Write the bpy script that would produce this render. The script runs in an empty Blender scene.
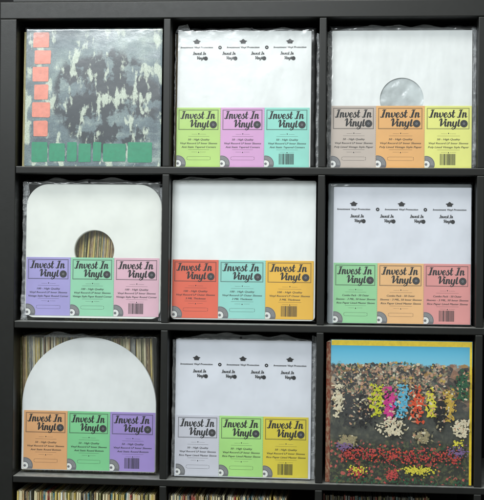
import bpy, bmesh, math, random
from mathutils import Vector, Matrix, noise
R = math.radians
S = bpy.context.scene
C = S.collection
ZO = 1.427                                   # height of the underside of the top board above the floor

# ------------------------------------------------------------------ camera
cam = bpy.data.cameras.new('camera'); co = bpy.data.objects.new('camera', cam); C.objects.link(co)
cx, cy, cz, yaw, pit, rol, foc = .7804, -2.67708, -.50982, -.08312, -.00363, .00994, 1200.
fw = Vector((math.sin(yaw)*math.cos(pit), math.cos(yaw)*math.cos(pit), math.sin(pit)))
r0 = Vector((math.cos(yaw), -math.sin(yaw), 0)); u0 = r0.cross(fw)
rr = r0*math.cos(rol) + u0*math.sin(rol); uu = -r0*math.sin(rol) + u0*math.cos(rol)
M = Matrix((rr, uu, -fw)).transposed().to_4x4(); M.translation = Vector((cx, cy, cz + ZO))
co.matrix_world = M
cam.sensor_fit = 'HORIZONTAL'; cam.sensor_width = 36; cam.lens = 36*foc/484
cam.clip_start = .05; cam.clip_end = 100
S.camera = co

# ------------------------------------------------------------------ world and lamps
w = bpy.data.worlds.new('World'); S.world = w; w.use_nodes = True
w.node_tree.nodes['Background'].inputs[0].default_value = (.93, 1.0, .96, 1)
w.node_tree.nodes['Background'].inputs[1].default_value = .58
def area(name, loc, size, power, target, col):
    l = bpy.data.lights.new(name, 'AREA'); l.shape = 'RECTANGLE'; l.size, l.size_y = size
    l.energy = power; l.color = col
    o = bpy.data.objects.new(name, l); C.objects.link(o); o.location = loc
    o.rotation_euler = (Vector(target) - Vector(loc)).to_track_quat('-Z', 'Y').to_euler()
    return o
area('ceiling_lamp', (.35, -1.35, 2.95), (1.6, .6), 26, (.5, .1, .75), (1, .975, .93))
area('ceiling_lamp', (-.6, -3.6, 2.9), (2.0, .8), 118, (.7, .1, .8), (.93, .98, 1))
S.view_settings.view_transform = 'Standard'; S.view_settings.look = 'None'
S.view_settings.exposure = 0; S.view_settings.gamma = 1
S.cycles.max_bounces = 8; S.cycles.transparent_max_bounces = 24

# ------------------------------------------------------------------ helpers
def lin(c):
    return tuple(((v/255)/12.92 if v/255 <= .04045 else ((v/255+.055)/1.055)**2.4) for v in c)
class G:                                     # small node-graph writer
    def __init__(s, name):
        s.m = bpy.data.materials.new(name); s.m.use_nodes = True
        s.t = s.m.node_tree; s.b = s.t.nodes['Principled BSDF']; s.out = s.t.nodes['Material Output']
    def n(s, typ, **kw):
        x = s.t.nodes.new(typ)
        for k, v in kw.items():
            if k.startswith('i_'):
                k = k[2:]; k = int(k) if k.isdigit() else k.replace('_', ' ')
                x.inputs[k].default_value = v
            else: setattr(x, k, v)
        return x
    def l(s, a, b): s.t.links.new(a, b)
    def ramp(s, fac, stops, interp='LINEAR'):
        r = s.n('ShaderNodeValToRGB'); r.color_ramp.interpolation = interp
        e = r.color_ramp.elements
        while len(e) < len(stops): e.new(.5)
        for k, (p, c) in enumerate(stops):
            e[k].position = p; e[k].color = (*c, 1) if len(c) == 3 else c
        s.l(fac, r.inputs[0]); return r.outputs[0]
    def coord(s, scale=(1, 1, 1), rnd=False):
        tc = s.n('ShaderNodeTexCoord'); mp = s.n('ShaderNodeMapping'); mp.inputs['Scale'].default_value = scale
        s.l(tc.outputs['Object'], mp.inputs[0])
        if rnd:
            oi = s.n('ShaderNodeObjectInfo'); mu = s.n('ShaderNodeMath', operation='MULTIPLY', i_1=37.0)
            s.l(oi.outputs['Random'], mu.inputs[0]); s.l(mu.outputs[0], mp.inputs['Location'])
        return mp.outputs[0]
    def noise(s, vec, scale, detail=4, rough=.6):
        x = s.n('ShaderNodeTexNoise'); x.inputs['Scale'].default_value = scale; x.inputs['Detail'].default_value = detail
        x.inputs['Roughness'].default_value = rough; s.l(vec, x.inputs['Vector']); return x.outputs['Fac']
    def mix(s, fac, a, b, mode='MIX'):
        x = s.n('ShaderNodeMix', data_type='RGBA', blend_type=mode)
        for k, v in ((0, fac), (6, a), (7, b)):
            if hasattr(v, 'is_output'): s.l(v, x.inputs[k])
            else: x.inputs[k].default_value = v if k == 0 else (*v, 1)
        return x.outputs[2]
    def bump(s, h, strength=.3, dist=.001):
        x = s.n('ShaderNodeBump'); x.inputs['Strength'].default_value = strength; x.inputs['Distance'].default_value = dist
        s.l(h, x.inputs['Height']); s.l(x.outputs[0], s.b.inputs['Normal'])
    def set(s, **kw):
        for k, v in kw.items():
            k = k.replace('_', ' ')
            s.b.inputs[k].default_value = (*v, 1) if isinstance(v, tuple) and len(v) == 3 else v
        return s

def mat_paper(name, col, rough=.55, var=.035, bump=.25, spec=.4, wave=0):
    g = G(name); v = g.coord(rnd=True)
    n1 = g.noise(v, 14, 4); n2 = g.noise(v, 260, 3)
    c2 = tuple(x*(1-var*2.4) for x in col)
    a = g.ramp(n1, [(.35, c2), (.62, col)])
    g.l(g.mix(.06, a, tuple(x*.8 for x in col)), g.b.inputs['Base Color'])
    g.bump(n2, bump, .0004)
    if wave:                                                # gentle dents and long vertical creases in the sheet
        n3 = g.noise(g.coord((1.6, 1, .55), rnd=True), 13, 2, .45); n4 = g.noise(g.coord((1, 1, 1), rnd=True), 45, 2, .5)
        ma = g.n('ShaderNodeMath', operation='MULTIPLY_ADD', i_1=.10); g.l(n4, ma.inputs[0]); g.l(n3, ma.inputs[2])
        b2 = g.n('ShaderNodeBump'); b2.inputs['Strength'].default_value = wave; b2.inputs['Distance'].default_value = .012
        g.l(ma.outputs[0], b2.inputs['Height']); b1 = g.b.inputs['Normal'].links[0].from_node; g.l(b2.outputs[0], b1.inputs['Normal'])
    g.set(Roughness=rough, Specular_IOR_Level=spec); return g.m
def mat_ink(name, col, rough=.5):
    g = G(name); v = g.coord(); n = g.noise(v, 900, 2)
    g.l(g.ramp(n, [(.3, col), (.75, tuple(min(1, x*1.5+.004) for x in col))]), g.b.inputs['Base Color'])
    g.set(Roughness=rough, Specular_IOR_Level=.15); return g.m
def mat_shelf():
    g = G('black_brown_foil'); v = g.coord()
    v2 = g.coord((3, 3, 60))
    n1 = g.noise(v, 5, 5); n2 = g.noise(g.coord((40, 6, 6)), 30, 4); n3 = g.noise(v, 700, 2); n4 = g.noise(v, 60, 6, .75)
    base = g.ramp(n1, [(.3, (.005, .0053, .0045)), (.7, (.009, .0095, .0085))])
    scuff = g.ramp(n4, [(.70, (0, 0, 0)), (.76, (1, 1, 1))])
    mx = g.n('ShaderNodeMix', data_type='RGBA'); g.l(scuff, mx.inputs[0]); g.l(base, mx.inputs[6]); mx.inputs[7].default_value = (.03, .029, .026, 1)
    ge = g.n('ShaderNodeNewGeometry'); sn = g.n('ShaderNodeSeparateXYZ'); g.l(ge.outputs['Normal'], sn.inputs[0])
    sheen_mask = g.ramp(sn.outputs[2], [(.45, (0, 0, 0)), (.95, (1, 1, 1))]); sheen_var = g.ramp(n4, [(.3, (.4,)*3), (.7, (.85,)*3)])
    sheen = g.mix(1.0, sheen_mask, sheen_var, 'MULTIPLY')                      # bright highlight of the upward faces, painted into the base colour
    m3 = g.n('ShaderNodeMix', data_type='RGBA'); g.l(sheen, m3.inputs[0]); g.l(mx.outputs[2], m3.inputs[6]); m3.inputs[7].default_value = (.42, .43, .41, 1)
    g.l(m3.outputs[2], g.b.inputs['Base Color'])
    g.l(g.ramp(n4, [(.3, (.38,)*3), (.75, (.46,)*3)]), g.b.inputs['Roughness'])
    g.bump(n3, .22, .0004); g.set(Specular_IOR_Level=.40); return g.m
def mat_plastic(name, milky=.05, rough=.13, tint=(.97, .98, .985), gloss=.9, bscale=7, bstr=.34):
    g = G(name); v = g.coord(rnd=True)
    n1 = g.noise(v, bscale, 3, .5); n2 = g.noise(v, bscale*5, 3, .5)
    m = g.n('ShaderNodeMath', operation='MULTIPLY_ADD', i_1=.22); g.l(n2, m.inputs[0]); g.l(n1, m.inputs[2])
    bp = g.n('ShaderNodeBump'); bp.inputs['Strength'].default_value = bstr; bp.inputs['Distance'].default_value = .006; g.l(m.outputs[0], bp.inputs['Height'])
    tr = g.n('ShaderNodeBsdfTransparent'); tr.inputs[0].default_value = (*tint, 1)
    gl = g.n('ShaderNodeBsdfGlossy'); gl.inputs[0].default_value = (gloss, gloss, gloss, 1); gl.inputs['Roughness'].default_value = rough; g.l(bp.outputs[0], gl.inputs['Normal'])
    df = g.n('ShaderNodeBsdfDiffuse'); df.inputs[0].default_value = (.8, .82, .84, 1); g.l(bp.outputs[0], df.inputs['Normal'])
    lw = g.n('ShaderNodeLayerWeight'); lw.inputs[0].default_value = .5; g.l(bp.outputs[0], lw.inputs['Normal'])
    pw = g.n('ShaderNodeMath', operation='POWER', i_1=4.0); g.l(lw.outputs['Facing'], pw.inputs[0])
    fr = g.n('ShaderNodeMath', operation='MULTIPLY_ADD', i_1=.8, i_2=.045); g.l(pw.outputs[0], fr.inputs[0])
    m1 = g.n('ShaderNodeMixShader'); m1.inputs[0].default_value = milky; g.l(tr.outputs[0], m1.inputs[1]); g.l(df.outputs[0], m1.inputs[2])
    m2 = g.n('ShaderNodeMixShader'); g.l(fr.outputs[0], m2.inputs[0]); g.l(m1.outputs[0], m2.inputs[1]); g.l(gl.outputs[0], m2.inputs[2])
    g.l(m2.outputs[0], g.out.inputs[0]); g.t.nodes.remove(g.b); return g.m

def meta(o, label=None, cat=None, group=None, kind=None):
    if label: o['label'] = label
    if cat: o['category'] = cat
    if group: o['group'] = group
    if kind: o['kind'] = kind
    return o
def link(name, me, mats, parent=None, loc=(0, 0, 0)):
    o = bpy.data.objects.new(name, me); C.objects.link(o)
    for m in (mats if isinstance(mats, (list, tuple)) else [mats]):
        if m.name not in [x.name for x in me.materials]: me.materials.append(m)
    o.location = loc
    if parent: o.parent = parent
    return o
def empty(name, loc, label, cat, group=None, rot=(0, 0, 0)):
    o = bpy.data.objects.new(name, None); C.objects.link(o); o.location = loc; o.rotation_euler = rot
    o.empty_display_size = .05
    return meta(o, label, cat, group)
def bm_box(bm, x0, x1, y0, y1, z0, z1, mi=0):
    vs = [bm.verts.new(p) for p in ((x0,y0,z0),(x1,y0,z0),(x1,y1,z0),(x0,y1,z0),(x0,y0,z1),(x1,y0,z1),(x1,y1,z1),(x0,y1,z1))]
    for f in ((3,2,1,0),(4,5,6,7),(0,1,5,4),(1,2,6,5),(2,3,7,6),(3,0,4,7)):
        bm.faces.new([vs[i] for i in f]).material_index = mi
def from_bm(name, bm, mats, parent=None, loc=(0, 0, 0), smooth=False, bevel=0):
    if bevel: bmesh.ops.bevel(bm, geom=list(bm.edges), offset=bevel, segments=3, affect='EDGES', profile=.6)
    me = bpy.data.meshes.new(name); bm.to_mesh(me); bm.free()
    if smooth:
        for p in me.polygons: p.use_smooth = True
    return link(name, me, mats, parent, loc)
def box(name, x0, x1, y0, y1, z0, z1, m, parent=None, bevel=.0008):
    bm = bmesh.new(); bm_box(bm, x0, x1, y0, y1, z0, z1); return from_bm(name, bm, m, parent, bevel=bevel)

def rrect(x0, x1, z0, z1, rt, rb, seg=14, wob=0):
    """rounded rectangle outline, different radius for top and bottom corners"""
    pts = []
    for (ccx, ccz, a0, r) in ((x1-rb, z0+rb, -90, rb), (x1-rt, z1-rt, 0, rt), (x0+rt, z1-rt, 90, rt), (x0+rb, z0+rb, 180, rb)):
        k = max(1, seg if r > .002 else 2)
        for i in range(k+1):
            a = R(a0 + 90*i/k); pts.append((ccx + r*math.cos(a), ccz + r*math.sin(a)))
    return pts
def plate(name, outlines, y0, y1, m, parent, bevel=.0004):
    """extruded outline(s) with holes, standing in the XZ plane between y0 and y1"""
    cu = bpy.data.curves.new('tmp', 'CURVE'); cu.dimensions = '2D'; cu.fill_mode = 'BOTH'
    cu.extrude = (y1-y0)/2 - bevel; cu.bevel_depth = bevel; cu.bevel_resolution = 1; cu.offset = -bevel
    for pts in outlines:
        sp = cu.splines.new('POLY'); sp.points.add(len(pts)-1); sp.use_cyclic_u = True
        for i, p in enumerate(pts): sp.points[i].co = (p[0], p[1], 0, 1)
    t = bpy.data.objects.new('tmp', cu); C.objects.link(t)
    dg = bpy.context.evaluated_depsgraph_get(); dg.update()
    me = bpy.data.meshes.new_from_object(t.evaluated_get(dg)); bpy.data.objects.remove(t); bpy.data.curves.remove(cu)
    me.name = name; me.transform(Matrix.Translation((0, (y0+y1)/2, 0)) @ Matrix.Rotation(R(90), 4, 'X'))
    return link(name, me, m, parent)

# ---- brush-script title letters: skeletons with pen widths (x-height = 1)
GL = {
 'I': (.95, [[(.56,1.5,.24),(.5,.9,.31),(.42,.3,.29),(.40,.1,.28)], [(.0,.14,.11),(.14,.02,.15),(.42,.05,.16),(.66,.1,.1)], [(.2,1.46,.11),(.36,1.57,.14),(.6,1.55,.16),(.8,1.6,.1)]]),
 'n': (.92, [[(.08,.95,.27),(.08,.5,.29),(.08,.05,.27)], [(.1,.55,.1),(.3,.93,.15),(.52,.88,.24),(.54,.4,.28),(.62,.06,.21),(.88,.22,.08)]]),
 'v': (.86, [[(-.04,.72,.08),(.06,.95,.22),(.1,.5,.28),(.24,.06,.22),(.5,.22,.14),(.64,.65,.17),(.56,.98,.2)], [(.6,.8,.1),(.84,.78,.08)]]),
 'e': (.74, [[(.12,.4,.1),(.42,.56,.12),(.5,.82,.15),(.32,1.0,.15),(.1,.75,.26),(.07,.35,.29),(.27,.03,.21),(.52,.1,.11),(.76,.36,.08)]]),
 's': (.72, [[(-.12,.3,.07),(.16,.8,.1),(.28,1.08,.18),(.34,.74,.2),(.54,.4,.26),(.42,.06,.2),(.14,.02,.15),(.06,.2,.15)], [(.5,.12,.08),(.74,.36,.07)]]),
 't': (.62, [[(.2,1.45,.24),(.17,.75,.28),(.19,.22,.25),(.34,.03,.18),(.6,.3,.08)], [(-.1,.98,.13),(.48,.98,.13)]]),
 'V': (1.1, [[(.0,1.2,.1),(.1,1.5,.15),(.34,1.55,.26),(.4,.9,.31),(.42,.14,.26)], [(.4,.08,.14),(.76,.6,.15),(1.02,1.15,.17),(1.06,1.5,.2),(.9,1.6,.12)]]),
 'i': (.48, [[(.08,.95,.26),(.07,.4,.28),(.17,.05,.21),(.44,.24,.08)], [(.12,1.4,.25),(.12,1.43,.25)]]),
 'y': (.92, [[(.06,.95,.26),(.05,.4,.28),(.2,.06,.21),(.44,.14,.12),(.56,.5,.12)], [(.6,.95,.26),(.57,.2,.27),(.5,-.35,.21),(.2,-.58,.14),(-.02,-.4,.1),(.2,-.12,.08),(.88,.24,.08)]]),
 'l': (.5, [[(.12,1.40,.25),(.09,.9,.28),(.1,.3,.27),(.22,.04,.2),(.5,.26,.08)]]),
 ' ': (.4, []),
}
def cr(p0, p1, p2, p3, t):
    return tuple(.5*((2*b) + (-a+c)*t + (2*a-5*b+4*c-d)*t*t + (-a+3*b-3*c+d)*t**3) for a, b, c, d in zip(p0, p1, p2, p3))
def brush(bm, pts, ox, oz, sx, sz, y, shear, bold=1, mi=0, steps=5):
    P = [pts[0]] + list(pts) + [pts[-1]]
    path = []
    for i in range(len(P)-3):
        for k in range(steps): path.append(cr(*P[i:i+4], k/steps))
    path.append(pts[-1])
    def T(x, z): return (ox + (x + z*shear)*sx, y, oz + z*sz)
    L = []
    for i, (x, z, wd) in enumerate(path):
        a = path[max(0, i-1)]; b = path[min(len(path)-1, i+1)]
        dx, dz = b[0]-a[0], b[1]-a[1]; d = math.hypot(dx, dz) or 1
        nx, nz = -dz/d*wd*bold/2, dx/d*wd*bold/2
        L.append((bm.verts.new(T(x+nx, z+nz)), bm.verts.new(T(x-nx, z-nz))))
    for a, b in zip(L, L[1:]): bm.faces.new((a[0], a[1], b[1], b[0])).material_index = mi
    for (x, z, wd), dy in ((path[0], -1.5e-5), (path[-1], -1.5e-5)):
        bm.faces.new([bm.verts.new((T(x+wd*bold/2*math.cos(a*.785), z+wd*bold/2*math.sin(a*.785))[0], y+dy, T(x+wd*bold/2*math.cos(a*.785), z+wd*bold/2*math.sin(a*.785))[2])) for a in range(8)]).material_index = mi
def script_word(bm, word, x, z, sx, sz, y, bold=1, mi=0, steps=5):
    for ch in word:
        adv, st = GL[ch]
        for k, s in enumerate(st): brush(bm, s, x, z, sx, sz, y - k*3e-5, .15, bold, mi, steps)
        x += adv*sx
    return x
def disc(bm, x, z, r0, r1, y, mi=0, n=32, a0=0, a1=360, clip=None):
    """flat ring r0..r1 in XZ; clip keeps it inside a rectangle"""
    def V(r, a):
        px, pz = x + r*math.cos(a), z + r*math.sin(a)
        if clip: px = min(max(px, clip[0]), clip[1]); pz = min(max(pz, clip[2]), clip[3])
        return bm.verts.new((px, y, pz))
    if r0 <= 0:
        bm.faces.new([V(r1, R(a0+(a1-a0)*i/n)) for i in range(n)]).material_index = mi; return
    ring = [(V(r0, R(a0+(a1-a0)*i/n)), V(r1, R(a0+(a1-a0)*i/n))) for i in range(n+1)]
    for a, b in zip(ring, ring[1:]): bm.faces.new((a[0], a[1], b[1], b[0])).material_index = mi
def rect(bm, x0, x1, z0, z1, y, mi=0):
    bm.faces.new([bm.verts.new(p) for p in ((x0,y,z0),(x1,y,z0),(x1,y,z1),(x0,y,z1))]).material_index = mi
def frame(bm, x0, x1, z0, z1, t, y, mi=0):
    rect(bm, x0, x1, z1-t, z1, y, mi); rect(bm, x0, x1, z0, z0+t, y, mi)
    rect(bm, x0, x0+t, z0+t, z1-t, y, mi); rect(bm, x1-t, x1, z0+t, z1-t, y, mi)

_txt = {}
def text_mesh(s):
    if s in _txt: return _txt[s]
    cu = bpy.data.curves.new('tmp', 'FONT'); cu.body = s; cu.size = 1; cu.shear = .22
    cu.align_x = 'CENTER'; cu.resolution_u = 2; cu.fill_mode = 'FRONT'
    t = bpy.data.objects.new('tmp', cu); C.objects.link(t)
    dg = bpy.context.evaluated_depsgraph_get(); dg.update()
    me = bpy.data.meshes.new_from_object(t.evaluated_get(dg)); bpy.data.objects.remove(t); bpy.data.curves.remove(cu)
    _txt[s] = me; return me
def text_line(bm, s, xc, z, width, height, y, mi=0):
    me = text_mesh(s); xs = [v.co.x for v in me.vertices]
    k = width/(max(xs)-min(xs)); mid = (max(xs)+min(xs))/2
    for q, dx in enumerate((-.00016, .00016)):              # twice, a hair apart: bold
        vs = [bm.verts.new((xc + (v.co.x-mid)*k + dx, y-q*3e-5, z + v.co.y*height)) for v in me.vertices]
        for p in me.polygons: bm.faces.new([vs[i] for i in p.vertices]).material_index = mi

# ------------------------------------------------------------------ materials
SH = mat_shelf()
WHITE = mat_paper('white_sleeve_paper', (.80, .82, .815), .5, wave=.42)
WARM = mat_paper('cream_card_sleeve', (.83, .85, .80), .5, wave=.22)
COOL = mat_paper('cool_white_paper', (.74, .76, .83), .5, wave=.25)
INK = mat_ink('black_print', (.007, .007, .009))
GREY = mat_ink('grey_print', (.12, .12, .13))
PALE = mat_ink('pale_print', (.62, .62, .6))
BAG = mat_plastic('clear_polythene', .022, .17)
BAGC = mat_plastic('crinkled_polythene', .26, .15, bscale=60, bstr=1.0)
BAGM = mat_plastic('milky_polythene', .035, .2, bscale=6, bstr=.25)
LINER = mat_plastic('translucent_liner', .35, .25, bscale=30, bstr=.7)

# ------------------------------------------------------------------ the setting
g = G('dark_wall_paint'); v = g.coord(); n = g.noise(v, 30, 4)
g.l(g.ramp(n, [(.3, (.010, .010, .011)), (.7, (.014, .014, .015))]), g.b.inputs['Base Color']); g.bump(g.noise(v, 300, 3), .3); g.set(Roughness=.8, Specular_IOR_Level=.2)
meta(box('wall', -3, 4.5, .42, .52, 0, 3.2, g.m), kind='structure')
g = G('grey_floor_vinyl'); v = g.coord(); n = g.noise(v, 12, 5)
g.l(g.ramp(n, [(.3, (.04, .036, .03)), (.7, (.06, .055, .045))]), g.b.inputs['Base Color']); g.set(Roughness=.5)
meta(box('floor', -3, 4.5, -5, .42, -.1, 0, g.m), kind='structure')

# ------------------------------------------------------------------ cube shelf unit
COLL = [.038, .3914, .7418, 1.092]; COLR = [.3752, .7255, 1.0755, 1.427]
ROWB = [-.334, -.6862, -1.0388, -1.389]; ROWT = [.0, -.3506, -.7022, -1.0541]
shelf = empty('cube_shelf', (.7325, .2, 0), 'large black-brown cube shelving unit holding all the record sleeves', 'shelf')
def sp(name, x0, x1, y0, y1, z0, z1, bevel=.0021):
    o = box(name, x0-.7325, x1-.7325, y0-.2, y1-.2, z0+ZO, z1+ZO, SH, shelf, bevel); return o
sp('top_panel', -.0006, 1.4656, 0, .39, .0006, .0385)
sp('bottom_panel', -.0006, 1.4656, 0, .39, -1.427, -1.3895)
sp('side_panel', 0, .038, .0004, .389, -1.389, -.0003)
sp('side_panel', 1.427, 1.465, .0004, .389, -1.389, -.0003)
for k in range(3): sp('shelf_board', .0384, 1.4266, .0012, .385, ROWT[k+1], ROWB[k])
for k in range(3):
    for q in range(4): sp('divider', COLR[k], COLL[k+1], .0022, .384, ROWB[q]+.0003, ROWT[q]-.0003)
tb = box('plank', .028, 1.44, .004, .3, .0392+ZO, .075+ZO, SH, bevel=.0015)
meta(tb, 'dark grey plank lying along the very top of the shelving unit', 'plank')

# ------------------------------------------------------------------ builders for the wares
CUR = None
def tmat(rgb, name):
    k = .02 if name in ('red_card', 'amber_card', 'yellow_card') else .075
    c = tuple(x*(.97-k)+k for x in lin(rgb)); return mat_paper(name, c, .5, .03, .2)
def label_panel(parent, x0, x1, z0, z1, m, lines, third, bw=None):
    """one coloured card panel with its print; local x/z of the pack"""
    W, H = x1-x0, z1-z0
    bm = bmesh.new(); bm_box(bm, x0, x1, -.0010, -.0004, z0, z1)
    p = from_bm('label_panel', bm, m, parent)
    y = -.00115
    bm = bmesh.new()                                        # title frame
    frame(bm, x0+.045*W, x1-.05*W, z1-.375*H, z1-.035*H, .0009, y)
    frame(bm, x0+.062*W, x1-.067*W, z1-.362*H, z1-.048*H, .00025, y)
    from_bm('title_frame', bm, INK, p)
    bm = bmesh.new()                                        # title
    u = .0093*H/.134; uw = u*1.06*W/.1
    script_word(bm, 'Invest In', x0+.085*W, z1-.187*H, uw*1.13, u*1.12, y-.0001, 1.14)
    script_word(bm, 'Vinyl', x0+.29*W, z1-.332*H, uw*1.16, u*1.10, y-.0001, 1.14)
    from_bm('title_lettering', bm, INK, p)
    bm = bmesh.new(); ex, ez = x0+.835*W, z1-.287*H          # little record after the title
    disc(bm, ex, ez, .0031, .0083, y-.0003, 0); disc(bm, ex, ez, 0, .0031, y-.0003, 1, 16); disc(bm, ex, ez, .0049, .0052, y-.00034, 1); disc(bm, ex, ez, .0065, .0068, y-.00034, 1)
    disc(bm, ex, ez, 0, .0008, y-.00036, 0, 8)
    from_bm('record_emblem', bm, [INK, GREY], p)
    bm = bmesh.new(); xc = (x0+x1)/2 + .01*W                # small print
    def orn(zc, up):
        rect(bm, xc-.16*W, xc-.06*W, zc-.00018, zc+.00018, y); rect(bm, xc+.06*W, xc+.16*W, zc-.00018, zc+.00018, y)
        disc(bm, xc, zc+up*.0008, 0, .0014, y-.00003, 0, 6); disc(bm, xc-.045*W, zc, 0, .0006, y-.00003, 0, 6); disc(bm, xc+.045*W, zc, 0, .0006, y-.00003, 0, 6)
    orn(z1-.45*H, 1)
    rect(bm, xc-.24*W, xc+.24*W, z1-.487*H, z1-.484*H, y)
    wd = (.56, .86, .88) if len(lines[0]) < 20 else (.68, .94, .90)
    hh = .0060
    for k, s in enumerate(lines): text_line(bm, s, xc, z1-(.555+.063*k)*H, W*min(.90, .029*len(s)), hh, y)
    rect(bm, xc-.24*W, xc+.24*W, z1-.712*H, z1-.709*H, y)
    orn(z1-.75*H, -1)
    if not third:
        a, b, c, d = xc-.27*W, xc+.27*W, z1-.885*H, z1-.825*H
        t = .0004
        rect(bm, a+.003, b-.003, d-t, d, y); rect(bm, a+.003, b-.003, c, c+t, y)
        for xx in (a, b-t):
            rect(bm, xx, xx+t, c+.0018, d-.0018, y)
        for xx in (a, b-.003+.0005):
            disc(bm, xx+.0015, d-.0012, 0, .0007, y-.00003, 0, 6); disc(bm, xx+.0015, c+.0012, 0, .0007, y-.00003, 0, 6)
    from_bm('small_print', bm, INK, p)
    if third:
        bm = bmesh.new(); rnd = random.Random(5); x = x0+.33*W; e = x0+.66*W
        while x < e:
            wv = rnd.choice((.0004, .0007, .0011, .0014)); rect(bm, x, min(x+wv, e), z0+.045*H, z0+.225*H, y); x += wv+rnd.choice((.0004, .0006, .001))
        from_bm('barcode', bm, INK, p)
    # quarter record in the lower left corner
    bm = bmesh.new(); qx, qz, q = x0+.035*W, z0+.055*H, .0185*W/.1; cl = (x0+.0003, x1, z0+.0003, z1)
    disc(bm, qx, qz, q*.42, q, y, 0, 40, clip=cl); disc(bm, qx, qz, q*.16, q*.42, y, 1, 24, clip=cl); disc(bm, qx, qz, 0, q*.16, y, 0, 12, clip=cl)
    for f in (.58, .7, .82): disc(bm, qx, qz, q*f, q*f+.0003, y-.00006, 1, 40, -8, 98)
    from_bm('record_emblem', bm, [GREY, PALE], p)
    if not third:
        bm = bmesh.new(); z = z0+.003
        while z < z1-.003: rect(bm, x1-.0009, x1-.0004, z, z+.0016, -.00112); z += .0042
        from_bm('perforation', bm, GREY, p)
    return p
def header_print(parent, crowns, zc, logos, zl, dots, zd, x0):
    y = -.0007
    for x in crowns:                                        # five-lobed crest
        x += x0; bm = bmesh.new()
        pts = [(-.0052, -.0048), (.0052, -.0048), (.0058, -.0012), (.0090, .0010), (.0062, .0022), (.0046, .0022), (.0022, .0044), (0, .0060), (-.0022, .0044), (-.0046, .0022), (-.0062, .0022), (-.0090, .0010), (-.0058, -.0012)]
        bm.faces.new([bm.verts.new((x+a, y, zc+b)) for a, b in pts])
        from_bm('crest_print', bm, INK, parent)
        bm = bmesh.new()
        text_line(bm, 'Investment Vinyl Protection', x, zd-.0016, .074, .0058, y)
        from_bm('caption_print', bm, INK, parent)
    for x in dots:
        bm = bmesh.new(); disc(bm, x+x0, zd, .0014, .0040, y, 0, 20); from_bm('dot_print', bm, INK, parent)
    for x in logos:
        x += x0; u = .0043; bm = bmesh.new()
        script_word(bm, 'Invest In', x-.0150, zl+.0005, u*1.0, u, y, 1.25, 0, 3)
        script_word(bm, 'Vinyl', x-.0060, zl-.0100, u*1.0, u, y, 1.25, 0, 3); disc(bm, x+.0150, zl-.0078, 0, .0046, y-.0001, 0, 16)
        from_bm('small_logo_print', bm, INK, parent)

def bag_mesh(name, x0, x1, z0, z1, depth, seed, m, parent, amp=.0011, crump=.005, edge=.012, n=84, front=-.0030, top_fold=0, side_c=1.0):
    """closed polythene bag: a wavy front sheet that turns back round the stack at its margins, plus a back sheet"""
    bm = bmesh.new(); o = Vector((seed*7.3, seed*3.1, 0)); grid = []
    for j in range(n+1):
        row = []
        for i in range(n+1):
            # denser near the margins
            s = i/n; t = j/n
            s = .5-.5*math.cos(math.pi*s)*(.35) - .5*(1-2*s)*.65 + 0
            t = .5-.5*math.cos(math.pi*t)*(.35) - .5*(1-2*t)*.65
            s = min(1, max(0, s)); t = min(1, max(0, t))
            x = x0+(x1-x0)*s; z = z0+(z1-z0)*t
            ds = min(x-x0, x1-x); dt = z1-z; db = z-z0
            p = Vector((x, z, 0))
            big = noise.noise(p*9+o); mid = noise.noise(p*28+o*2)
            cr_ = noise.ridged_multi_fractal(p*38+o, 1, 2.1, 4, 1, 2)
            em = max(0, 1-ds/edge)*side_c; et = max(0, 1-dt/(edge*1.3)); eb = max(0, 1-db/edge)*.6
            e = min(1.6, em+et+eb)
            wrap = max(max(0, 1-ds/(edge*.55)), max(0, 1-dt/(edge*.55)), max(0, 1-db/(edge*.4)))
            y = front - amp*(1+big*.9+mid*.35)*.7*(1-e*.3) - crump*e*(cr_-.9)*.35*(1-wrap*.4) + wrap**2*depth*.55
            if wrap < .05: y = min(y, front+.0006)
            jx = noise.noise(p*50+o*3)*crump*.5*et; jz = noise.noise(p*45+o*5)*crump*(.55*et+top_fold*et)
            jx2 = noise.noise(Vector((z*40, seed, 1)))*crump*.45*min(1, em*1.6)
            row.append(bm.verts.new((x+jx+jx2, y, min(z+jz, .3345))))
        grid.append(row)
    for j in range(n):
        for i in range(n): bm.faces.new((grid[j][i], grid[j][i+1], grid[j+1][i+1], grid[j+1][i]))
    # the sides of the bag, turned back round the stack
    rim = [grid[0][i] for i in range(n+1)] + [grid[j][n] for j in range(1, n+1)] + [grid[n][i] for i in range(n-1, -1, -1)] + [grid[j][0] for j in range(n-1, 0, -1)]
    mx, mz = (x0+x1)/2, (z0+z1)/2
    b = [bm.verts.new((v.co.x*.996+mx*.004, depth+.002, v.co.z*.996+mz*.004)) for v in rim]
    L = len(rim)
    for i in range(L): bm.faces.new((rim[i], b[i], b[(i+1) % L], rim[(i+1) % L]))
    return from_bm(name, bm, m, parent, smooth=True)
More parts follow.
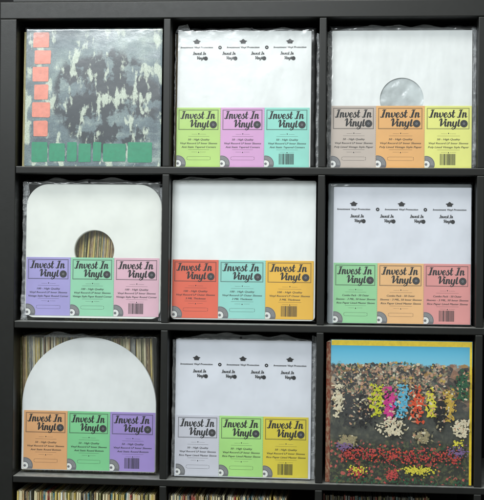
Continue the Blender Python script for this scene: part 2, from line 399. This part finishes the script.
def folds(parent, specs, m, name='bag_fold'):
    """loose crinkled flaps of polythene: (x0,x1,z0,z1,y,seed,amp)"""
    for (x0, x1, z0, z1, y, seed, amp) in specs:
        bm = bmesh.new(); n, k = (34, 14) if (z1-z0) < 3*(x1-x0) else (8, 70); gr = []
        for j in range(k+1):
            row = []
            for i in range(n+1):
                s, t = i/n, j/k; p = Vector((s*(x1-x0), t*(z1-z0), 0)); o = Vector((seed, seed*2.7, seed))
                a = noise.ridged_multi_fractal(p*55+o, 1, 2, 4, 1, 2)
                tall = (z1-z0) > 3*(x1-x0)
                top = (z1-z0)*(.97+.03*noise.noise(Vector((p.x*90, seed, 0)))) if tall else (z1-z0)*min(1, 5*s, 5*(1-s)+.02)*(.55+.55*noise.noise(Vector((p.x*22, seed, 0)))) + (z1-z0)*.1
                row.append(bm.verts.new((x0+p.x+noise.noise(p*60+o)*.002, y-amp*(a-.8)*.8, min(.3343, z0+t*top))))
            gr.append(row)
        for j in range(k):
            for i in range(n): bm.faces.new((gr[j][i], gr[j][i+1], gr[j+1][i+1], gr[j+1][i]))
        from_bm(name, bm, m, parent, smooth=True)

def margin_strips(p, x0, x1, top, y, seed, wl=.008, wr=.008):
    folds(p, [(x0-wl*.3, x0+wl, .002, top, y, seed, .004), (x1-wl, x1+wr*.3, .002, top, y, seed+1.7, .004)], BAGC)
def hang_hole(parent, x, z):
    bm = bmesh.new(); disc(bm, x, z, 0, .0030, -.0052, 0, 14); from_bm('hang_hole', bm, INK, parent)
def pack(c, rw, label, sheet, rt, rb, cards, ctop, cbot, cols, lines, paper, ins=.03, lean=2, hole=None, stack=.02, bag=None, bagm=None,
         header=None, seed=1, crump=.005, arch=False, name='sleeve_pack', clear=False):
    ox = .1675
    root = empty(name, (COLL[c]+ox, ins, ROWB[rw]+ZO+.0012), label, 'sleeve pack', 'packs of record sleeves on show in the shelf', (R(-lean), 0, 0))
    L, Rr, T, B = sheet; L -= ox; Rr -= ox
    if arch: pts = None
    if clear:
        # the wares themselves are clear outer sleeves: a stack of milky plastic leaves
        for k in range(5):
            jx = random.Random(seed*31+k).uniform(-.0012, .0012)
            plate('plastic_leaf', [rrect(L+jx, Rr+jx, B, T-abs(jx)*2, .004, .010, 8)], .0006+k*.0030, .0006+k*.0030+.0016, CLOUD, root, .0003)
        plate('backing_card', [rrect(L+.004, Rr-.004, B+.002, T-.006, .002, .002)], .0175, .019, WHITE, root)
    else:
        outl = [rrect(L, Rr, B, T, rt, rb, 40 if arch else 14)]
        if hole:
            hx, hz, hr = hole; hx -= ox
            outl.append([(hx+hr*math.cos(R(a)), hz+hr*math.sin(R(a))) for a in range(0, 360, 5)])
        m = 5
        plate('paper_sleeve', outl, .0000, .0012, paper, root, .0002)
        for k in range(1, m):                               # the sleeves behind, each a little out of line
            q = random.Random(seed*17+k); dx, dz = q.uniform(-.0009, .0009), q.uniform(-.0016, -.0002)
            o2 = [[(x+dx, z+dz*(z > (T+B)/2)) for x, z in pp] for pp in outl]
            plate('paper_sleeve', o2, .0014+stack/m*(k-1), .0014+stack/m*k-.0007, paper, root, .0002)
    xs = [x-ox for x in cards]
    for k in range(3):
        label_panel(root, xs[k]+(.0001 if k else 0), xs[k+1]-.0001, cbot, ctop, cols[k], lines, k == 2)
    if header: header_print(root, *header, -ox)
    if bag:
        b0, b1, bb, bt = bag
        bag_mesh('plastic_bag', b0-ox, b1-ox, bb, bt, stack+.003, seed, bagm or BAG, root, crump=crump)
    return root

CLOUD = mat_paper('cloudy_white_polythene', (.90, .93, .92), .3, .03, .15, .6, wave=.3)
MILK = mat_plastic('clear_outer_sleeve', .25, .2, (1, 1, 1), bscale=7, bstr=.3)

HQ50 = '50 - High Quality'; HQ100 = '100 - High Quality'; INN = 'Vinyl Record LP Inner Sleeves'; OUT = 'Vinyl Record LP Outer Sleeves'
def cm(nm, *rgb): return tmat(rgb, nm)
# ------- the seven packs (metres measured inside each cube, from its lower left front corner)
p = pack(1, 0, 'pack with printed crests on white sleeves above lime, lilac and aqua labels', (.0115, .3155, .3105, .0012), .001, .001,
     (.0112, .1116, .2113, .313), .1358, .0010, [cm('lime_card', 176, 214, 98), cm('lilac_card', 212, 150, 205), cm('aqua_card', 132, 214, 198)],
     [HQ50, INN, 'Anti Static Tapered Corners'], WHITE, ins=.03, lean=2, stack=.022, bag=(.0050, .3300, -.0005, .3195),
     header=((.0548, .1607, .267), .2868, (.0608, .1282, .1938, .2601), .2561, (.1079, .2145), .2733), seed=2, crump=.007)
hang_hole(p, .0125, .3145)
margin_strips(p, -.1625, .1625, .316, .006, 7.9, .002, .013)
folds(p, [(-.162, -.128, .3085, .333, .004, 3.3, .006), (-.12, .15, .309, .322, .010, 8.1, .004)], BAGC)
p = pack(2, 0, 'plain white sleeve pack with small cloudy centre hole above taupe, orange and yellow labels', (.0118, .3244, .3104, .0008), .001, .001,
     (.0114, .1117, .2200, .324), .1400, .0008, [cm('taupe_card', 188, 172, 160), cm('orange_card', 232, 168, 78), cm('lemon_card', 232, 232, 112)],
     [HQ50, INN, 'Poly Lined Vintage Style Paper'], WHITE, ins=.03, lean=2, hole=(.1687, .1546, .0487), stack=.020, bag=(.0040, .3335, -.0005, .322), seed=4, crump=.008)
bm = bmesh.new(); gr = []                                   # crinkled poly liner seen through the centre hole
for j in range(41):
    row = []
    for i in range(41):
        x, z = -.056+.112*i/40+.0012, .0986+.112*j/40
        a = noise.ridged_multi_fractal(Vector((x*24, z*24, 5)), 1, 2, 3, 1, 2)
        row.append(bm.verts.new((x, .0012+.0062*a*.2+.0004*noise.noise(Vector((x*90, z*90, 0))), z)))
    gr.append(row)
for j in range(40):
    for i in range(40): bm.faces.new((gr[j][i], gr[j][i+1], gr[j+1][i+1], gr[j+1][i]))
from_bm('poly_liner', bm, mat_paper('grey_translucent_liner', (.56, .61, .62), .22, .16, .3, .6), p, smooth=True)
for o in list(p.children):                                  # keep the liner clear of the second sleeve
    if o.name.startswith('paper_sleeve') and o.data.vertices[0].co.y > .0013: o.location.y = .0034
margin_strips(p, -.1635, .166, .318, .005, 3.7)
folds(p, [(-.150, .160, .309, .330, .012, 5.2, .006), (.1575, .1668, .02, .33, .012, 9.7, .004)], BAGC)

p = pack(0, 1, 'round-cornered white card sleeve pack with open centre hole above lavender, mint and pink labels', (.0173, .3308, .3127, .0059), .052, .022,
     (.0189, .1228, .2236, .3277), .1444, .0108, [cm('lavender_card', 158, 148, 214), cm('mint_card', 136, 210, 168), cm('rose_card', 226, 176, 194)],
     [HQ100, INN, 'Vintage Style Paper Round Corner'], WARM, ins=.03, lean=2, hole=(.1763, .1611, .0467), stack=.018, bag=(.0100, .3340, .0005, .3235), seed=6, crump=.010)
hang_hole(p, -.004, .3185)
margin_strips(p, -.1575, .1665, .318, .006, 2.4)
folds(p, [(-.155, .165, .312, .334, .014, 1.9, .007), (-.160, -.146, .24, .32, .003, 4.9, .006), (-.1605, -.146, .0, .06, .003, 6.3, .006), (.1, .165, .27, .331, .02, 2.2, .004)], BAGC)

p = pack(1, 1, 'milky clear plastic outer sleeve pack above red, aqua and amber labels', (.0020, .3297, .3240, .0067), .01, .014,
     (.0049, .1102, .2173, .3259), .1422, .0099, [cm('red_card', 234, 92, 56), cm('pale_aqua_card', 138, 216, 204), cm('amber_card', 246, 190, 34)],
     [HQ100, OUT, '3 MIL Thickness'], WHITE, ins=.03, lean=2, stack=.020, bag=(.0010, .3315, .0045, .3280), bagm=BAGM, seed=9, crump=.004, clear=True)
folds(p, [(-.165, .164, .318, .3325, .006, 4.4, .005), (-.165, .03, .3205, .333, .003, 7.7, .004)], BAGC)

p = pack(2, 1, 'printed bluish-white sleeve pack above green, peach and coral labels', (.0193, .3258, .3101, .0034), .001, .001,
     (.0201, .1184, .2216, .3249), .1389, .0041, [cm('green_card', 140, 212, 146), cm('peach_card', 240, 182, 108), cm('coral_card', 230, 140, 136)],
     ['Combo Pack - 50 Outer', 'Sleeves - 3 MIL, 50 Inner Sleeves', 'Rice Paper Lined Master Sleeve'], COOL, ins=.03, lean=2, stack=.022, bag=(.0057, .3300, .0005, .3225), bagm=BAGM,
     header=((.0639, .1708, .2777), .2721, (.0714, .1381, .2047, .27), .241, (.1176, .2239), .2599), seed=11, crump=.005)
plate('outer_sleeve', [rrect(.0065-.1675, .3290-.1675, .0012, .3200, .004, .006, 6)], .0232, .0240, mat_paper('frosted_outer_sleeve', (.50, .56, .60), .3, .1, .2, .6), p, .0002)

p = pack(0, 2, 'round-topped white arch sleeve pack above orange, green and violet labels', (.0106, .3218, .3135, .0073), .1554, .003,
     (.0154, .1178, .2168, .3212), .1435, .0090, [cm('tan_orange_card', 226, 160, 88), cm('leaf_green_card', 108, 204, 132), cm('violet_card', 156, 128, 208)],
     [HQ50, INN, 'Anti Static Round Bottom'], WHITE, ins=.036, lean=1.5, stack=.012, bag=(.0080, .3290, .0030, .3230), seed=13, crump=.004, arch=True)
folds(p, [(-.11, .0, .312, .329, .008, 3.9, .004)], BAGC)

p = pack(1, 2, 'printed white sleeve pack above pale grey, light green and yellow labels', (.0136, .3230, .3129, .0017), .001, .001,
     (.0165, .1153, .2152, .3176), .1408, .0043, [cm('pale_grey_card', 204, 204, 216), cm('light_green_card', 166, 226, 114), cm('yellow_card', 226, 206, 34)],
     [HQ50, INN, 'Rice Paper Lined Master Sleeve'], COOL, ins=.032, lean=2, stack=.022, bag=(.0080, .3285, -.0003, .3220),
     header=((.0611, .1672, .2742), .2707, (.068, .1339, .2004, .2683), .2375, (.1145, .2209), .2567), seed=15, crump=.006)
hang_hole(p, -.005, .3185)
margin_strips(p, -.1595, .161, .316, .006, 5.4)
folds(p, [(-.155, .158, .312, .331, .010, 8.8, .006), (.1565, .166, .0, .33, .010, 5.5, .004)], BAGC)

# ------------------------------------------------------------------ the two printed record covers (plain stand-in artwork)
def cover_mat_a():
    g = G('teal_grey_print'); v = g.coord()
    n1 = g.noise(v, 9, 5, .6); n2 = g.noise(g.coord((1, 1, 1.6)), 22, 6, .65); n3 = g.noise(v, 340, 3)
    base = g.ramp(n1, [(.34, lin((58, 74, 86))), (.48, lin((98, 116, 122))), (.60, lin((128, 146, 144))), (.72, lin((186, 200, 186)))])
    def cloud(cx_, cz_, rx, rz, wob, sc):                   # a soft-edged patch with a ragged outline
        mp = g.n('ShaderNodeMapping'); tc = g.n('ShaderNodeTexCoord')
        no = g.n('ShaderNodeTexNoise'); no.inputs['Scale'].default_value = sc; no.inputs['Detail'].default_value = 5; g.l(tc.outputs['Object'], no.inputs['Vector'])
        ma = g.n('ShaderNodeVectorMath', operation='MULTIPLY_ADD'); g.l(no.outputs['Color'], ma.inputs[0]); ma.inputs[1].default_value = (wob, 0, wob); g.l(tc.outputs['Object'], ma.inputs[2]); no.inputs['Roughness'].default_value = .72; no.inputs['Detail'].default_value = 9
        g.l(ma.outputs[0], mp.inputs[0]); mp.inputs['Scale'].default_value = (1/rx, 0, 1/rz); mp.inputs['Location'].default_value = (-(cx_+wob/2)/rx, 0, -(cz_+wob/2)/rz)
        le = g.n('ShaderNodeVectorMath', operation='LENGTH'); g.l(mp.outputs[0], le.inputs[0])
        return g.ramp(le.outputs['Value'], [(.86, (1, 1, 1)), (.97, (0, 0, 0))])
    c = g.mix(.30, base, g.ramp(n2, [(.38, lin((50, 64, 78))), (.52, lin((108, 124, 128))), (.68, lin((200, 210, 196)))]))
    nd = g.noise(g.coord((1, 1, .8)), 19, 9, .62); nl = g.noise(g.coord((1.5, 1, .7)), 24, 8, .6); nm = g.noise(g.coord((.5, 1, 2.2)), 30, 8, .6)
    zone = cloud(.035, .155, .13, .125, .10, 10)
    c = g.mix(g.ramp(nm, [(.56, (0, 0, 0)), (.64, (.7,)*3)]), c, lin((66, 82, 94)))
    dk = g.mix(1.0, g.ramp(nd, [(.45, (0, 0, 0)), (.49, (1, 1, 1))]), zone, 'MULTIPLY')
    c = g.mix(dk, c, lin((30, 40, 50)))
    c = g.mix(g.ramp(nl, [(.54, (0, 0, 0)), (.585, (.92,)*3)]), c, lin((190, 200, 182)))
    c = g.mix(.30, c, g.ramp(n3, [(.3, (.0, .0, .0)), (.7, (1, 1, 1))]), 'OVERLAY')
    g.l(c, g.b.inputs['Base Color']); g.set(Roughness=.32); return g.m
def flat(nm, rgb, rough=.35):
    g = G(nm); v = g.coord(); c = lin(rgb); n = g.noise(v, 90, 5, .7)
    g.l(g.ramp(n, [(.3, tuple(x*.78 for x in c)), (.6, c)]), g.b.inputs['Base Color']); g.set(Roughness=rough); return g.m
ox = .1675
root = empty('record_cover', (COLL[0]+ox, .024, ROWB[0]+ZO+.001), 'teal-grey record cover with pink patches down the left and green patches along the bottom', 'record', 'record covers shown face out', (R(-2), 0, 0))
L, Rt, B, T = .0139-ox, .3300-ox, .001, .3165
plate('jacket', [rrect(L, Rt, B, T, .0015, .0015)], 0, .003, cover_mat_a(), root, .0004)
rnd = random.Random(11)
def blob(bm, x, z, rx, rz, y, k=9, jit=.35, mi=0, rot=0):
    vs = []
    for i in range(k):
        a = 2*math.pi*i/k; q = 1+rnd.uniform(-jit, jit)
        px, pz = rx*q*math.cos(a), rz*q*math.sin(a)
        vs.append(bm.verts.new((x+px*math.cos(rot)-pz*math.sin(rot), y, z+px*math.sin(rot)+pz*math.cos(rot))))
    bm.faces.new(vs).material_index = mi
W, H = Rt-L, T-B
bm = bmesh.new()
def brick(x0, x1, z0, z1, y, s):
    q = random.Random(s); j = lambda: q.uniform(-.0012, .0012)
    pts = rrect(x0, x1, z0, z1, .003, .003, 4); bm.faces.new([bm.verts.new((a+j()*.5, y, b+j()*.5)) for a, b in pts])
for k, (a, b) in enumerate(((.865,.975),(.745,.845),(.615,.725),(.485,.595),(.355,.465),(.215,.330))):
    brick(L+.052*W+(.004 if k % 2 else 0), L+.175*W+(.003 if k in (1, 4) else -.002), B+a*H, B+b*H, -.0008, k)
from_bm('pink_patches', bm, flat('salmon_print', (232, 138, 116)), root)
bm = bmesh.new()
for k, (a, b) in enumerate(((.055,.17),(.185,.30),(.315,.385),(.40,.49),(.505,.565),(.58,.745),(.76,.935))):
    brick(L+a*W, L+b*W, B+(.035 if k % 3 else .03)*H, B+(.165 if k % 2 else .175)*H, -.0008, k+20)
from_bm('green_patches', bm, flat('emerald_print', (8, 142, 102)), root)
bag_mesh('plastic_bag', L-.003, Rt+.001, -.0003, T+.003, .005, 21, BAG, root, amp=.0008, crump=.003, front=-.0022, edge=.008)

def cover_mat_b():
    """mottled many-coloured print: bands of colour chips, blue above and dark green below"""
    g = G('mottled_colour_print'); tc = g.n('ShaderNodeTexCoord'); sx = g.n('ShaderNodeSeparateXYZ'); g.l(tc.outputs['Object'], sx.inputs[0])
    z = g.n('ShaderNodeMapRange'); z.inputs['From Min'].default_value = 0; z.inputs['From Max'].default_value = .32; g.l(sx.outputs[2], z.inputs[0])
    v = g.coord(); nz = g.noise(v, 40, 4)
    ma = g.n('ShaderNodeMath', operation='MULTIPLY_ADD', i_1=.12); g.l(nz, ma.inputs[0]); g.l(z.outputs[0], ma.inputs[2])
    sky = g.ramp(z.outputs[0], [(.72, lin((150, 215, 230))), (.96, lin((64, 176, 214)))])
    def vor(scale, sc=(1, 1, 1)):
        q = g.n('ShaderNodeTexVoronoi'); q.inputs['Scale'].default_value = scale; g.l(g.coord(sc), q.inputs['Vector'])
        b = g.n('ShaderNodeSeparateColor'); g.l(q.outputs['Color'], b.inputs[0]); return b.outputs[0], q.outputs['Distance']
    a1, d1 = vor(62); a2, d2 = vor(150)
    chips = g.ramp(a1, [(0, lin((60, 50, 45))), (.14, lin((180, 150, 125))), (.28, lin((120, 84, 64))), (.40, lin((210, 190, 165))), (.5, lin((70, 66, 66))), (.62, lin((170, 120, 90))), (.72, lin((110, 110, 100))), (.82, lin((200, 150, 70))), (.9, lin((50, 44, 44)))], 'CONSTANT')
    fine = g.ramp(a2, [(0, lin((50, 44, 42))), (.3, lin((150, 120, 95))), (.5, lin((90, 80, 70))), (.7, lin((205, 190, 170))), (.85, lin((60, 50, 50)))], 'CONSTANT')
    crowd = g.mix(.4, chips, fine)
    dark = g.ramp(g.noise(v, 70, 6, .7), [(.35, lin((40, 42, 40))), (.55, lin((70, 72, 62))), (.72, lin((110, 105, 85)))])
    a3, _ = vor(210)
    fol = g.ramp(a3, [(0, lin((44, 46, 36))), (.55, lin((70, 78, 48))), (.8, lin((100, 96, 60))), (.93, lin((190, 90, 80)))], 'CONSTANT')
    m1 = g.mix(g.ramp(ma.outputs[0], [(.34, (0,)*3), (.37, (1,)*3)]), fol, dark)
    m2 = g.mix(g.ramp(ma.outputs[0], [(.57, (0,)*3), (.63, (1,)*3)]), m1, crowd)
    m3 = g.mix(g.ramp(ma.outputs[0], [(.885, (0,)*3), (.895, (1,)*3)]), m2, sky)
    g.l(m3, g.b.inputs['Base Color']); g.set(Roughness=.3); return g.m
root = empty('record_cover', (COLL[2]+ox, .014, ROWB[2]+ZO+.001), 'many-coloured mottled record cover with a yellow border along its top and right', 'record', 'record covers shown face out', (R(-1.5), 0, 0))
L, Rt, B, T = .0165-ox, .3300-ox, .0005, .3195; W, H = Rt-L, T-B
plate('jacket', [rrect(L, Rt, B, T, .0015, .0015)], 0, .003, cover_mat_b(), root, .0004)
bm = bmesh.new(); rect(bm, L+.001, Rt-.0008, T-.0125, T-.0006, -.0003); rect(bm, Rt-.0060, Rt-.0008, B+.001, T-.0125, -.0003)
from_bm('yellow_border', bm, flat('yellow_border_print', (252, 216, 16)), root)
cols = [flat('lime_patch', (196, 200, 50)), flat('magenta_patch', (206, 60, 140)), flat('blue_patch', (96, 176, 206)), flat('scarlet_patch', (216, 84, 54)),
        flat('gold_patch', (196, 164, 72)), flat('charcoal_patch', (40, 40, 42)), flat('cream_patch', (214, 204, 176)), flat('brick_red_patch', (190, 74, 72)),
        flat('yellow_patch', (214, 204, 70)), flat('fern_patch', (48, 92, 66)), flat('lilac_patch', (120, 96, 140)), flat('skin_patch', (196, 150, 120)), flat('sand_patch', (150, 140, 108))]
bm = bmesh.new(); yy = -.0004
def B2(a, b, rx, rz, mi, k=8, jit=.25, rot=0):
    global yy; blob(bm, L+a*W, B+b*H, rx*W, rz*H, yy, k, jit, mi, rot); yy -= .000004
for k in range(900):                                        # a loose speckle of small rounded chips in the broad middle band
    a = rnd.uniform(.03, .82); b = rnd.uniform(.60, .85 - .05*abs(a-.45))
    B2(a, b, rnd.uniform(.004, .011), rnd.uniform(.005, .013), rnd.choice((5, 5, 5, 6, 11, 11, 12, 12, 4, 9, 5, 11)), 8, .3, rnd.uniform(0, 3))
for (a, b, rx, rz, mi) in ((.14,.55,.10,.13,5),(.24,.50,.08,.10,5),(.05,.57,.03,.10,6),(.33,.58,.045,.10,0),(.42,.56,.04,.10,1),(.51,.58,.045,.10,2),(.61,.56,.045,.11,3),(.71,.58,.03,.09,8),(.83,.56,.04,.10,4),
                           (.93,.70,.05,.09,9),(.92,.40,.05,.05,6),(.78,.50,.03,.1,5),(.65,.34,.05,.04,12),(.12,.30,.05,.03,12),(.44,.40,.08,.06,6)):
    for q in range(190):                                     # clusters of overlapping chips, one main colour each
        m_ = mi if rnd.random() < .72 else rnd.choice((5, 12, 11, 6, 5))
        B2(a+rnd.gauss(0, .48)*rx, b+max(-1.1, min(1.1, rnd.gauss(0, .55)))*rz, rnd.uniform(.004, .009), rnd.uniform(.006, .016), m_, 7, .35, rnd.uniform(0, 3))
for k in range(900):                                        # red band of petal-sized chips
    a = rnd.uniform(.08, .92); B2(a, rnd.gauss(.205, .024)-.02*(a-.5), .006, .006, rnd.choice((7, 7, 7, 7, 3, 5, 5, 9)), 6, .4)
for (a0, b0, ra, rb_, mi, nn) in ((.62,.105,.13,.028,8,80),(.20,.08,.06,.04,7,30),(.44,.07,.05,.045,7,40),(.20,.10,.08,.03,8,26),(.90,.24,.07,.035,10,40),(.10,.26,.07,.03,10,36),(.5,.03,.48,.025,9,60),(.90,.30,.05,.03,8,16)):
    for q in range(nn*2): B2(rnd.gauss(a0, ra*.45) if a0 != .5 else rnd.uniform(.02, .97), max(.01, rnd.gauss(b0, rb_*.5)), .0055, .0055, mi, 6, .4)
for v_ in bm.verts: v_.co.x = min(max(v_.co.x, L+.001), Rt-.0062); v_.co.z = min(max(v_.co.z, B+.001), T-.013)
from_bm('cover_print', bm, cols, root)
bag_mesh('plastic_bag', L-.002, Rt+.0015, -.0003, T+.002, .005, 23, BAG, root, amp=.0006, crump=.002, front=-.0046, edge=.006)

# ------------------------------------------------------------------ records filed upright
def jacket_mat(nm, rgb, worn=(205, 195, 160)):
    g = G(nm); c = lin(rgb); v = g.coord((3, 3, 1), rnd=True)
    n1 = g.noise(v, 34, 5, .7); n2 = g.noise(g.coord((1, 1, .5), rnd=True), 180, 4, .7)
    a = g.ramp(n2, [(.45, c), (.75, lin(worn))]); a = g.mix(.35, a, g.ramp(n1, [(.35, tuple(x*.35 for x in c)), (.6, c)]))
    g.l(a, g.b.inputs['Base Color']); g.bump(n2, .5); g.set(Roughness=.55); return g.m
KIND = {'cream': (216, 206, 168), 'straw yellow': (206, 184, 98), 'white': (224, 224, 214), 'brown': (118, 88, 56), 'olive': (116, 118, 72), 'black': (34, 34, 36),
        'dull red': (150, 54, 44), 'teal': (56, 112, 124), 'tan': (178, 150, 104), 'grey': (134, 138, 138)}
INNER = mat_paper('inner_sleeve_edge', (.62, .60, .5), .6)
proto = {}
for nm, rgb in KIND.items():
    for t in (.0030, .0040):
        bm = bmesh.new(); D, Hh, b = .312, .3145, .00065; yb = D
        bm_box(bm, -t/2, -t/2+b, .0012, yb, 0, Hh); bm_box(bm, t/2-b, t/2, .0012, yb, 0, Hh-.0004)
        bm_box(bm, -t/2+.0001, t/2-.0001, 0, .0012, .0002, Hh-.0012)       # spine
        bm_box(bm, -t*.18, t*.18, .004, yb-.004, .001, Hh-.0022, 1)         # inner sleeve between the boards
        me = bpy.data.meshes.new('record_sleeve'); bm.to_mesh(me); bm.free()
        me.materials.append(jacket_mat('card_'+nm.replace(' ', '_'), rgb)); me.materials.append(INNER); proto[nm, t] = me
WHERE = {}
def file_row(c, rw, x0, x1, y0, seedv, mix_, where, group, gap=.0004, lean=(-1, 3), dark=False, zj=.006):
    q = random.Random(seedv); x = x0; le = q.uniform(*lean)
    while x < x1:
        nm = q.choice(mix_); t = q.choice((.0030, .0040, .0040))
        if q.random() < .12: le = q.uniform(*lean)
        o = bpy.data.objects.new('record_sleeve', proto[nm, t]); C.objects.link(o)
        rad = R(le + q.uniform(-.25, .25))
        h = .3145*math.sin(abs(rad))
        o.location = (COLL[c]+x+t/2, y0+q.uniform(0, .006)+(q.random() < .12)*.006, ROWB[rw]+ZO+.0004 + t*.5*math.sin(abs(rad)))
        o.rotation_euler = (0, rad, 0)
        o.scale = (1, 1, 1-q.uniform(0, zj)*2)
        meta(o, f'thin {nm} record sleeve filed upright {where}', 'record', group)
        x += t*1.03+gap*q.uniform(.3, 2.2)
LIGHT = ['cream', 'cream', 'straw yellow', 'white', 'cream', 'tan', 'brown', 'olive', 'dull red', 'black', 'teal', 'grey', 'cream', 'straw yellow', 'tan', 'olive', 'straw yellow', 'cream']
DARK = ['black', 'black', 'brown', 'olive', 'black', 'teal', 'grey', 'tan', 'dull red', 'black']
file_row(0, 3, .003, .322, .012, 1, LIGHT, 'in the bottom left cube', 'records in the bottom left cube', lean=(-.5, 1.2))
file_row(1, 3, .003, .262, .014, 2, LIGHT+DARK, 'in the bottom middle cube', 'records in the bottom middle cube', lean=(-.5, 1.2))
file_row(2, 3, .008, .240, .060, 3, DARK, 'in the bottom right cube', 'records in the bottom right cube', lean=(-1.5, 0))
file_row(0, 2, .006, .318, .062, 4, ['tan', 'olive', 'cream', 'cream', 'grey', 'straw yellow', 'tan', 'brown', 'olive', 'white'], 'behind the round-topped sleeve pack', 'records behind the round-topped pack', lean=(-2.0, -.4))
file_row(0, 1, .10, .245, .062, 5, ['tan', 'brown', 'olive', 'olive', 'grey', 'straw yellow', 'brown', 'tan'], 'seen through the hole of the round-cornered pack', 'records behind the round-cornered pack', lean=(2.5, 4.5))
file_row(2, 2, .012, .300, .050, 6, DARK, 'behind the many-coloured cover', 'records behind the many-coloured cover', gap=.004, lean=(-1, .5))

# a few face-out records whose edges show beside the front ones
def backer(c, rw, x0, x1, top, y0, y1, m, label, lean=2):
    r_ = empty('record_album', (COLL[c]+(x0+x1)/2, y0, ROWB[rw]+ZO+.001), label, 'record', None, (R(-lean), 0, 0)); h = (x1-x0)/2
    plate('jacket', [rrect(-h, h, 0, top, .001, .001)], 0, y1-y0, m, r_, .0005)
    plate('inner_sleeve', [rrect(-h+.002, h-.002, .002, top+.001, .001, .001)], (y1-y0)+.0003, (y1-y0)+.0012, INNER, r_, .0002)
backer(0, 0, .0080, .320, .311, .0290, .0330, jacket_mat('yellowed_card', (206, 194, 138)), 'yellow-edged record just showing behind the teal-grey cover')
backer(1, 0, .0030, .305, .309, .0560, .0600, jacket_mat('kraft_card', (150, 128, 84)), 'brown-edged record behind the pack with lime, lilac and aqua labels')
backer(2, 2, .0060, .300, .314, .0195, .0225, jacket_mat('red_brown_card', (136, 66, 42)), 'red-brown record edge behind the yellow-bordered cover', 1.5)
backer(2, 2, .0100, .304, .316, .0250, .0290, jacket_mat('tan_card', (176, 140, 90)), 'tan record edge second behind the yellow-bordered cover', 1.5)
